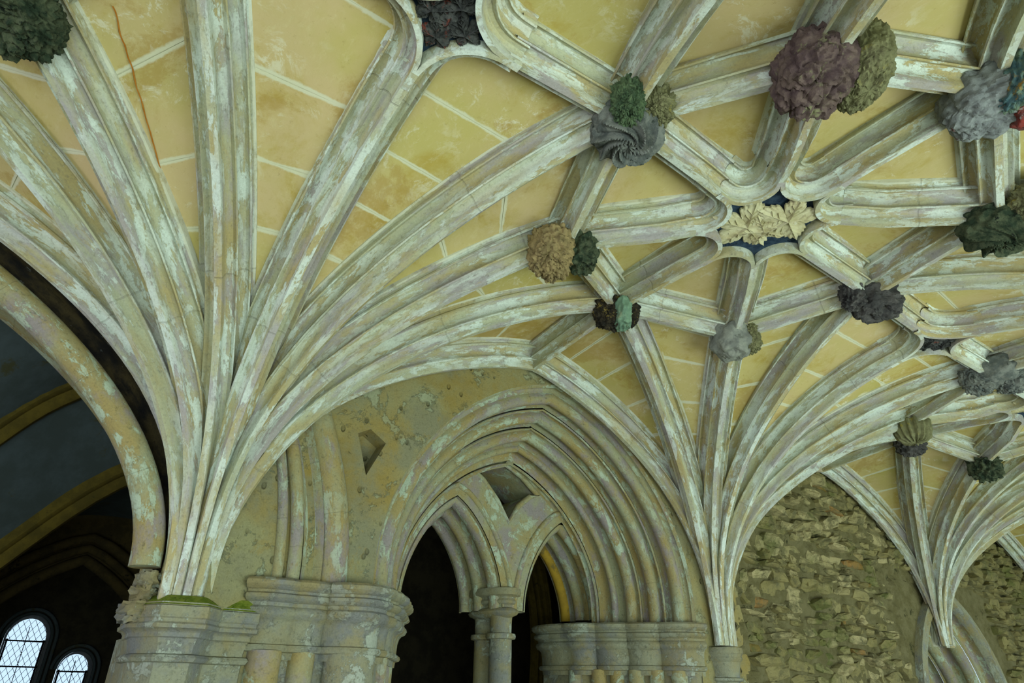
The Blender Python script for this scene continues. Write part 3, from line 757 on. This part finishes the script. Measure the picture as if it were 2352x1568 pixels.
mesh('capital', V, grid_faces(len(capp), 40, 0, True) + [tuple((len(capp) - 1) * 40 + i for i in range(40))], CAP, cc)

# ------------------------------------------------------------------ wall AB plaster with broken earlier arch
ZT = 3.74
oo = [(x, z) for x, z, _, _ in ref]
polyw = [(oo[0][0], 0), (3.86, 0), (3.86, ZT), (-.1, ZT), (-.1, 0), (oo[-1][0], 0)] + list(reversed(oo))
pocket = [(.765, 2.60), (.69, 2.82), (.76, 2.86), (.86, 2.80)]
plate('plaster_face', polyw, [pocket], 0.0, PLAS, wall)
V = []
for (s_, yy) in ((1, 0), (.9, .1), (.0, .13)):
    for (x, z) in pocket: V.append((.77 + (x - .77) * s_, yy, 2.75 + (z - 2.75) * s_))
mesh('putlog_pocket', V, grid_faces(3, 4, 0, True), PLAS, wall, False)
ea = empty('broken_arch', (.6, 0, 2.05), 'stub of an earlier arch with fat roll, on the wall left of the lancet arch', 'arch')
def quarter(x0, lean, z0=2.04, z1=3.25, n=20):
    P = []
    for i in range(n):
        t = i / (n - 1); P.append((x0 - lean * t ** 1.9, z0 + (z1 - z0) * t))
    out = []
    for i in range(n):
        A = P[max(i - 1, 0)]; B = P[min(i + 1, n - 1)]; tx, tz = B[0] - A[0], B[1] - A[1]; l = sqrt(tx * tx + tz * tz); out.append((*P[i], tz / l, -tx / l))
    return out
def tube_sec(y, r, n=16): return [(r * cos(2 * pi * i / n), y + r * sin(2 * pi * i / n)) for i in range(n)]
arch_sweep('arch_roll', quarter(.655, .42), [(.075 * cos(t), .01 - .075 * sin(t)) for t in [pi * i / 12 for i in range(13)]], ARCH, ea)
arch_sweep('arch_hollow', quarter(.535, .42), [(.05 * cos(t), -.035 + .045 * (1 - abs(cos(t)) ** 1.5)) for t in [pi * i / 12 for i in range(13)]], ARCH, ea, lab='brown stained hollow')
arch_sweep('arch_roll', quarter(.455, .38), tube_sec(-.015, .032), ARCH, ea, True)
arch_sweep('arch_roll', quarter(.385, .34), tube_sec(-.0, .026), ARCH, ea, True)
# smooth plastered shoulder between the pier A and the clustered pier
V = []; NN = 14
for i in range(NN):
    z = 1.86 + (3.2 - 1.86) * i / (NN - 1)
    for j in range(9):
        t = j / 8; x = .07 + .27 * t; V.append((x, -.10 * (1 - t) ** 1.6 * max(0, 1 - 1.6 * i / NN) - .001, z))
mesh('plaster_shoulder', V, grid_faces(NN, 9), PLAS, wall)

# ------------------------------------------------------------------ pier A capital, corbel B
pa = empty('octagonal_pier', (0, -.05, 0), 'octagonal pier with moss-topped moulded capital under the largest fan, left', 'pier')
OCT = [(-.15, .3), (-.165, .02), (-.085, -.135), (.075, -.165), (.145, -.075), (.16, -.045), (.315, -.05), (.345, .02)]
CAP2 = [(0, .012), (.0, 0), (.012, -.004), (.012, -.045), (.006, -.05), (.006, -.062), (.014, -.07), (.012, -.084), (-.004, -.09), (-.012, -.10), (-.012, -.115), (-.02, -.12), (-.03, -.15), (-.034, -.175), (-.012, -.18), (-.004, -.19), (-.014, -.204), (-.032, -.208), (-.034, -.25)]
def plan_sharp(name, plan, prof, zt, mat, parent):
    o = plan_sweep(name, plan, prof, zt, mat, parent); return o
plan_sharp('capital', OCT, CAP2, 1.885, CAP, pa)
plan_sharp('pier_shaft', OCT, [(-.034, -.25), (-.034, -1.885)], 1.885, CAP, pa)
V = [(x * 1.0, y, 1.893 + .006 * nz(x, y, 0, 12)) for x, y in OCT[1:6]]
mesh('moss_patch', V, [tuple(range(len(V)))], MOSS, pa)['label'] = 'bright green moss'
V = [(x, y, 1.86) for x, y in OCT]; mesh('pier_top', [(x, y, 1.886) for x, y in OCT], [tuple(range(len(OCT)))], CAP, pa, False)
plan_sweep('moss_ledge', OCT[1:6], [(.006, .002), (-.012, .018), (-.04, .04)], 1.885, MOSS, pa)['label'] = 'bright green moss ledge'
plan_sweep('moss_ledge', OCT[5:8], [(.006, .002), (-.01, .02), (-.03, .05)], 1.885, MOSS, pa)['label'] = 'olive moss on side ledge'
kb = empty('wall_corbel', (3.6, -.05, 1.65), 'small moulded corbel carrying the middle fan, right of the grey jamb', 'corbel')
COR = [(3.49, .04), (3.485, -.04), (3.52, -.105), (3.575, -.13), (3.625, -.13), (3.68, -.105), (3.715, -.04), (3.71, .04)]
plan_sharp('moulding', COR, [(-.02, .004), (.015, 0), (.018, -.035), (.008, -.045), (.004, -.055), (.01, -.07), (.004, -.08), (-.008, -.09), (-.012, -.11), (-.022, -.16), (-.024, -.185), (-.004, -.19), (-.004, -.205), (-.03, -.215), (-.05, -.40)], 1.888, CAP, kb)
mesh('corbel_top', [(x, y, 1.889) for x, y in COR], [tuple(range(len(COR)))], MOSS, kb, False)

# ------------------------------------------------------------------ left (chapter house) arch
la = empty('chapter_arch', (-1.8, 0, 0), 'soot-stained arch roll around the dark chapter house opening at left', 'arch')
lp_ = arch_pts(-1.8, 1.57, 2.03, 1.32, .3, 60)
arch_sweep('arch_roll', lp_, [(.0 - .062 + .062 * cos(t), .0 - .07 * sin(t)) for t in [2 * pi * i / 18 for i in range(18)]], ARCH, la, True, 'blue-grey and ochre flaking roll')
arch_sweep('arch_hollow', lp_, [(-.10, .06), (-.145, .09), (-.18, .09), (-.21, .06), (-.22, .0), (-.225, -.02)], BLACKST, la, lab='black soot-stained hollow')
arch_sweep('arch_fillet', lp_, [(-.224, -.0), (-.225, -.03), (-.25, -.035), (-.27, .02)], ARCH, la)
arch_sweep('arch_soffit', lp_, [(-.10, .04), (-.12, .14), (-.13, .2), (-.13, .55)], ARCH, la)
ol = [(x + nx * .25, z + nz_ * .25) for x, z, nx, nz_ in lp_]
polyw = [(ol[0][0], 0), (-.06, 0), (-.06, ZT), (-7, ZT), (-7, 0), (ol[-1][0], 0)] + list(reversed(ol))
plate('plaster_face', polyw, [], 0.02, PLAS, wall)
# broken masonry below the arch roll
V, F = [], []
rj = empty('broken_masonry', (-.2, .1, 0), 'rough broken stones of the jamb between dark opening and octagonal pier', 'masonry')
for q, (x, z, sx, sz) in enumerate(((-.13, 1.99, .045, .05), (-.135, 1.93, .04, .04), (-.15, 1.87, .06, .05))):
    V, F = boss_mesh((x, .05, z), sx, .1, sz, f_rock(.03, 4, q * 3), 0, .6, 20, 12, sz)
    mesh('stone', V, F, CAP, rj)
box('jamb', -.12, -.05, .12, .55, 0, 1.78, CAP, rj)

# ------------------------------------------------------------------ rubble wall BC
plate('rubble_face', [(3.80, 0), (6.55, 0), (6.55, 1.5), (6.62, 1.9), (6.8, 2.2), (7.1, 2.45), (7.5, 2.58), (7.9, 2.45), (8.2, 2.2), (8.4, 1.9), (8.45, 1.5), (8.45, 0), (15, 0), (15, ZT), (3.8, ZT)], [], .03, RUB, wall)
def lump(x0, x1, z0, z1, y, dep, seed, n=9):
    cx, cz = (x0 + x1) / 2, (z0 + z1) / 2; hx, hz = (x1 - x0) / 2, (z1 - z0) / 2
    rd = random.Random(seed); an = sorted([2 * pi * (i + rd.uniform(-.38, .38)) / n for i in range(n)]); jt = [rd.uniform(.78, 1.12) for _ in an]; tl_ = rd.uniform(-.35, .35)
    V = []
    for (f, h) in ((1., 0), (.90, .75), (.5, 1.)):
        for t, j in zip(an, jt):
            c = cos(t); s = sin(t); rr = min(1 / max(abs(c), abs(s)), 1.3)
            V.append((cx + hx * c * rr * f * j, y - dep * h * (1 + .5 * c * tl_ + tl_ * s + rd.uniform(-.25, .25)), cz + hz * s * rr * f * j + tl_ * .3 * hx * c))
    F = grid_faces(3, n, 0, True); F.append(tuple(2 * n + i for i in range(n)))
    return V, F
count = 0; SV = []; SF = []
z = 1.25
while z < 3.55:
    h = random.uniform(.05, .12); x = 3.95 + random.uniform(-.03, .03)
    while x < 10.4:
        wd = random.uniform(.08, .34) * (.6 + h * 5)
        zz = z + random.uniform(-.03, .03) - .03 * (x - 5)
        inside = not (6.42 < x + wd and x < 8.6 and zz < 2.66)
        hh = h * random.uniform(.75, 1.25)
        if inside and random.random() < .96:
            V, F = lump(x, x + wd * 1.0, zz - hh / 2, zz + hh / 2, .04, random.uniform(.03, .08) if random.random() < .85 else .10, random.randrange(99999))
            vis = x < 7.2 and zz > 1.5 and zz < 3.45 - abs(x + wd / 2 - 5.4) * .35
            if vis and count < 292: mesh('rubble_stone', V, F, RUBS, wall, False); count += 1
            else:
                o = len(SV); SV += V; SF += [tuple(a + o for a in f) for f in F]
        x += wd * .97
    z += h * .93
# rough mortar in which the stones sit
V = []; nx_, nz2 = 150, 60
for i in range(nz2):
    for j in range(nx_):
        x = 3.8 + 3.2 * j / (nx_ - 1); z_ = 1.3 + 2.2 * i / (nz2 - 1); V.append((x, .012 - .045 * noise.noise(Vector((x * 7, z_ * 13, 1))) - .02 * noise.noise(Vector((x * 20, z_ * 34, 4))), z_))
V2 = []; F2 = [f for f in grid_faces(nz2, nx_) if not (V[f[0]][0] > 6.45 and V[f[0]][2] < 2.62)]
mesh('rubble_mortar', V, F2, RUB, wall)
tag(mesh('rubble_stones', SV, SF, RUBS, wall), kind='stuff')
for q in range(7):    # dressed quoins right of the corbel
    V, F = lump(3.74, 3.74 + random.uniform(.15, .23), 1.2 + .17 * q, 1.36 + .17 * q, .03, .03, 3 + q); mesh('quoin_stone', V, F, PLAS, wall)
# doorway arch under the third fan
da = empty('doorway_arch', (7.5, 0, 0), 'grey arched doorway head below the cut-off far fan at lower right', 'arch')
dpts = arch_pts(7.5, .98, 1.5, 1.12, .25, 36, 0)
arch_sweep('arch_band', dpts, [(-.04, .03), (-.03, -.035), (.06, -.04), (.09, -.01), (.10, .03)], CAP, da)
for kind, pts in feature_section(.10, .03, .50, .60, [('hollow', .10, .04), ('fil', .02, .02), ('roll', .10, .045), ('hollow', .07, .04), ('roll', .09, .04), ('fil', .02, .01), ('hollow', .08, .04), ('roll', .09, .04)]):
    arch_sweep(names[kind], dpts, pts, ARCH, da)
box('door_back', 6.4, 8.6, .9, .95, 0, 2.8, CH_WALL, da)

# ------------------------------------------------------------------ rooms behind the arches
rm = empty('wall_sacristy', (2.1, 3, 0), kind='structure')
def quad(name, pts, mat, parent): return mesh(name, pts, [(0, 1, 2, 3)], mat, parent, False, recalc=False)
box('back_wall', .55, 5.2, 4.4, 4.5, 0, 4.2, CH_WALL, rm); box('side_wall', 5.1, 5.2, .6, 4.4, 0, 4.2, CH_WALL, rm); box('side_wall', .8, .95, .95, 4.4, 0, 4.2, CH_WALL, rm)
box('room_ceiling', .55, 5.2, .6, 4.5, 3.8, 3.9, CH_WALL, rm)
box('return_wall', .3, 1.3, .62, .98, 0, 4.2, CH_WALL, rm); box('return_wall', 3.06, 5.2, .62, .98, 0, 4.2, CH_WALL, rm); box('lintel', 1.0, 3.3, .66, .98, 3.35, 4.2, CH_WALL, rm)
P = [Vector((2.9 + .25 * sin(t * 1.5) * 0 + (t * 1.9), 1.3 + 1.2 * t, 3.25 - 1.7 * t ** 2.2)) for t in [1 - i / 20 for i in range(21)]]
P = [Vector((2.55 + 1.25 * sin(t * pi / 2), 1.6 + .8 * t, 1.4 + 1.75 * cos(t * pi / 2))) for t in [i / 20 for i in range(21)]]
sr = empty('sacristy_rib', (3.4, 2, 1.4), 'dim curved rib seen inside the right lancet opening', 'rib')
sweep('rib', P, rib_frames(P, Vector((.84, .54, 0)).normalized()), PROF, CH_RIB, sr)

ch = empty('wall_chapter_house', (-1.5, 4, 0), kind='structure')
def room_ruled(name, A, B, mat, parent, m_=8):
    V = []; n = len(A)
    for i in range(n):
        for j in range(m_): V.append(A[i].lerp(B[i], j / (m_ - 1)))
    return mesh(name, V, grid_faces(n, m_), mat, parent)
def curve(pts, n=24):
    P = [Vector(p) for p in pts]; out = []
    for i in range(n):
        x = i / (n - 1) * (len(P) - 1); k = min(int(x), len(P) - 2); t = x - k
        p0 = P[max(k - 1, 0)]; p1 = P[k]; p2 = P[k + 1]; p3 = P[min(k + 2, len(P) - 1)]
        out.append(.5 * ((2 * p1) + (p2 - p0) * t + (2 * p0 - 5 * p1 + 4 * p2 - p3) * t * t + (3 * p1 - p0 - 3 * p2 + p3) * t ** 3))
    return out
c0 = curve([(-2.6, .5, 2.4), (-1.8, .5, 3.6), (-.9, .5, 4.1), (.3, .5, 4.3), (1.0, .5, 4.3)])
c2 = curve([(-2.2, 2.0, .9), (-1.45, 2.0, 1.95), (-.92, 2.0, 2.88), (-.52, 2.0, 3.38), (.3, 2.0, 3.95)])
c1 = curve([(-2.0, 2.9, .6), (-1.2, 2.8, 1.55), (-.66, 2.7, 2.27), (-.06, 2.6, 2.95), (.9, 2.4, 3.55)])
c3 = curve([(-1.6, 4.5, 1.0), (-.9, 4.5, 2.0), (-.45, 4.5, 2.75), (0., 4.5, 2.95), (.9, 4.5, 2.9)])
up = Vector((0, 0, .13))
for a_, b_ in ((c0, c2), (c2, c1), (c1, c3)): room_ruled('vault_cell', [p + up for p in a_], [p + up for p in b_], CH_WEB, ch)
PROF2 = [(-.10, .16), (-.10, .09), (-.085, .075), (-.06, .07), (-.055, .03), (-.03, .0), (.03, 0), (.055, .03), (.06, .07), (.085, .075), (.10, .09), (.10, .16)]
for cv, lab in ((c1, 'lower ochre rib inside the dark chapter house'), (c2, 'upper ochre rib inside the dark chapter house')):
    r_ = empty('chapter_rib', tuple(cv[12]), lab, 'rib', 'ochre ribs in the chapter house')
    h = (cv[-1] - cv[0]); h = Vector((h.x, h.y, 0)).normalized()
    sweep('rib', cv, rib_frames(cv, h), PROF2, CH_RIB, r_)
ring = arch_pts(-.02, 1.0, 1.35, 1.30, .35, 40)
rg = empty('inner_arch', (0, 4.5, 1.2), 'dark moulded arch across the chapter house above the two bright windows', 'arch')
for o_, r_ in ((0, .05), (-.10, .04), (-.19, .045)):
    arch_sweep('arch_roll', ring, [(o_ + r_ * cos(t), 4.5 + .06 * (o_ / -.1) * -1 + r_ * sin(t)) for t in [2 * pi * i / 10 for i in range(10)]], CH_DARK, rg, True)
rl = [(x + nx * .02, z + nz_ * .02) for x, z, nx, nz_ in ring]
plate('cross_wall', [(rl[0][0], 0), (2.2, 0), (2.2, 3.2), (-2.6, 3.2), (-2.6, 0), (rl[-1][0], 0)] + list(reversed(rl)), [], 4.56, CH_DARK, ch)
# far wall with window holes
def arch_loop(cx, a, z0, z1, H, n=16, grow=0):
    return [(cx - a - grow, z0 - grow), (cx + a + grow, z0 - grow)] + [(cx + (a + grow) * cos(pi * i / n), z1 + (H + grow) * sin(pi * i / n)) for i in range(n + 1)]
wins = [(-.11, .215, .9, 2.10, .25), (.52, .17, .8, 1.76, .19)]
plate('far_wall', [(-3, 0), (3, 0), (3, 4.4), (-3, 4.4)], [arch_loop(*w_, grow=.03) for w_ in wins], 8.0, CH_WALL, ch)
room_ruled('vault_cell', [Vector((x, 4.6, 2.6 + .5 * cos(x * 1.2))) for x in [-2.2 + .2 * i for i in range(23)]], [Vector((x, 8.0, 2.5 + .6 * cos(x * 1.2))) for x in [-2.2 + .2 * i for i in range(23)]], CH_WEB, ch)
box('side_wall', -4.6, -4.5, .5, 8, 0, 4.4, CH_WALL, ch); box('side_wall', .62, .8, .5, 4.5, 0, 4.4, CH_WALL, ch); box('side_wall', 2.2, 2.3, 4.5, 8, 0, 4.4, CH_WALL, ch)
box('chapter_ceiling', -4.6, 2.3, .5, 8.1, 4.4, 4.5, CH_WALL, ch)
for wi, (cx, a, z0, z1, H) in enumerate(wins):
    wr = empty('window_%d' % (wi + 1), (cx, 8.0, z0), kind='structure')
    lp2 = arch_loop(cx, a, z0, z1, H, 20); lo = arch_loop(cx, a, z0, z1, H, 20, .03); n = len(lp2)
    V = [(x, 7.9, z) for x, z in lo] + [(x, 8.12, z) for x, z in lp2]
    mesh('window_reveal', V, grid_faces(2, n, 0, True), CH_WALL, wr, False)
    for gr, yy in ((.05, 7.93), (.10, 7.88)):
        lq = arch_loop(cx, a, z0, z1, H, 20, gr)
        arch_like = []
        for i in range(1, n): 
            A = lq[i - 1] if i > 1 else lq[1]; B = lq[min(i + 1, n - 1)]; tx, tz = B[0] - A[0], B[1] - A[1]; l = sqrt(tx * tx + tz * tz) or 1; arch_like.append((*lq[i], tz / l, -tx / l))
        arch_sweep('window_moulding', arch_like, [(.02 * cos(t), yy + .02 * sin(t)) for t in [2 * pi * i / 8 for i in range(8)]], CH_WEB, wr, True)
    Y = 8.1
    def inside(x, z):
        if abs(x - cx) > a or z < z0: return False
        return z <= z1 or ((x - cx) / a) ** 2 + ((z - z1) / H) ** 2 <= 1
    # lead lattice as bars clipped to the opening
    sp = .072; bars = []
    for sg in (1, -1):
        for i in range(-30, 60):
            seg = []; 
            for t in range(0, 200):
                zz = z0 + t * .01; xx = cx - 1.0 + sg * (zz - z0) * .62 * 1.0 + i * sp * 1.0 if sg > 0 else cx + 1.0 - (zz - z0) * .62 - i * sp
                if inside(xx, zz): seg.append((xx, zz))
            if len(seg) > 3: bars.append((seg[0], seg[-1]))
    V = []; F = []
    def bar(p, q, wd):
        dx, dz = q[0] - p[0], q[1] - p[1]; l = sqrt(dx * dx + dz * dz); nx, nz_ = -dz / l * wd, dx / l * wd; b = len(V)
        for yy in (Y - .006, Y + .006): V.extend([(p[0] + nx, yy, p[1] + nz_), (q[0] + nx, yy, q[1] + nz_), (q[0] - nx, yy, q[1] - nz_), (p[0] - nx, yy, p[1] - nz_)])
        F.extend([(b, b + 1, b + 2, b + 3), (b + 4, b + 7, b + 6, b + 5), (b, b + 4, b + 5, b + 1), (b + 3, b + 2, b + 6, b + 7)])
    for p, q in bars: bar(p, q, .0022)
    tag(mesh('lead_lattice', V, F, FRAME, wr, False), kind='stuff')
    bz = [z1 - .02 - .30 * i for i in range(5) if z1 - .02 - .3 * i > z0]
    for zz in bz:
        V = []; F = []; bar((cx - a - .01, zz), (cx + a + .01, zz), .009); mesh('glazing_bar', V, F, FRAME, wr, False)
    V = []; F = []; bar((cx, z0), (cx, z1 + H * .6), .004); mesh('glazing_bar', V, F, FRAME, wr, False)
    for (sg, zt) in ((-1, z1), (1, z1)):
        V = []; F = []; bar((cx + sg * (a - .012), z0), (cx + sg * (a - .012), z1), .011); mesh('window_frame', V, F, FRAME, wr, False)
    levels = [z1 + H] + bz + [z0]
    for i in range(len(levels) - 1):
        zt, zb = levels[i], levels[i + 1]
        if i == 0: lpn = [(cx - a, zb), (cx + a, zb)] + [(cx + a * cos(pi * j / 16), z1 + H * sin(pi * j / 16)) for j in range(17)]
        else: lpn = [(cx - a, zb), (cx + a, zb), (cx + a, zt), (cx - a, zt)]
        mesh('pane', [(x, Y, z) for x, z in lpn], [tuple(range(len(lpn)))], GLASS, wr, False, recalc=False)

# ------------------------------------------------------------------ floor, garth arcade
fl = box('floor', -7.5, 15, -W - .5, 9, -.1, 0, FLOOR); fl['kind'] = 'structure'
lawn = box('ground_lawn', -30, 40, -30, -W - .5, -.2, -.05, simple('lawn', C(86, 120, 40), C(110, 136, 56), 5, .5)); lawn['kind'] = 'structure'
gw = empty('wall_garth', (0, -W, 0), kind='structure')
for k in range(-1, 5):
    box('pier', k * L - .28, k * L + .28, -W - .35, -W + .02, 0, 2.3, PLAS, gw)
box('sill_wall', -7.5, 15, -W - .3, -W - .05, 0, .55, PLAS, gw)
for k in range(-2, 4):
    ap_ = [(x, z) for x, z, _, _ in arch_pts(k * L + L / 2, L / 2 - .28, 2.2, .95, .25, 24)]
    plate('spandrel', [(k * L + L - .28, 2.2), (k * L + L, 2.2), (k * L + L, 3.9), (k * L, 3.9), (k * L, 2.2), (k * L + .28, 2.2)] + list(reversed(ap_))[1:-1], [], -W, PLAS, gw)
SC.render.film_transparent = False
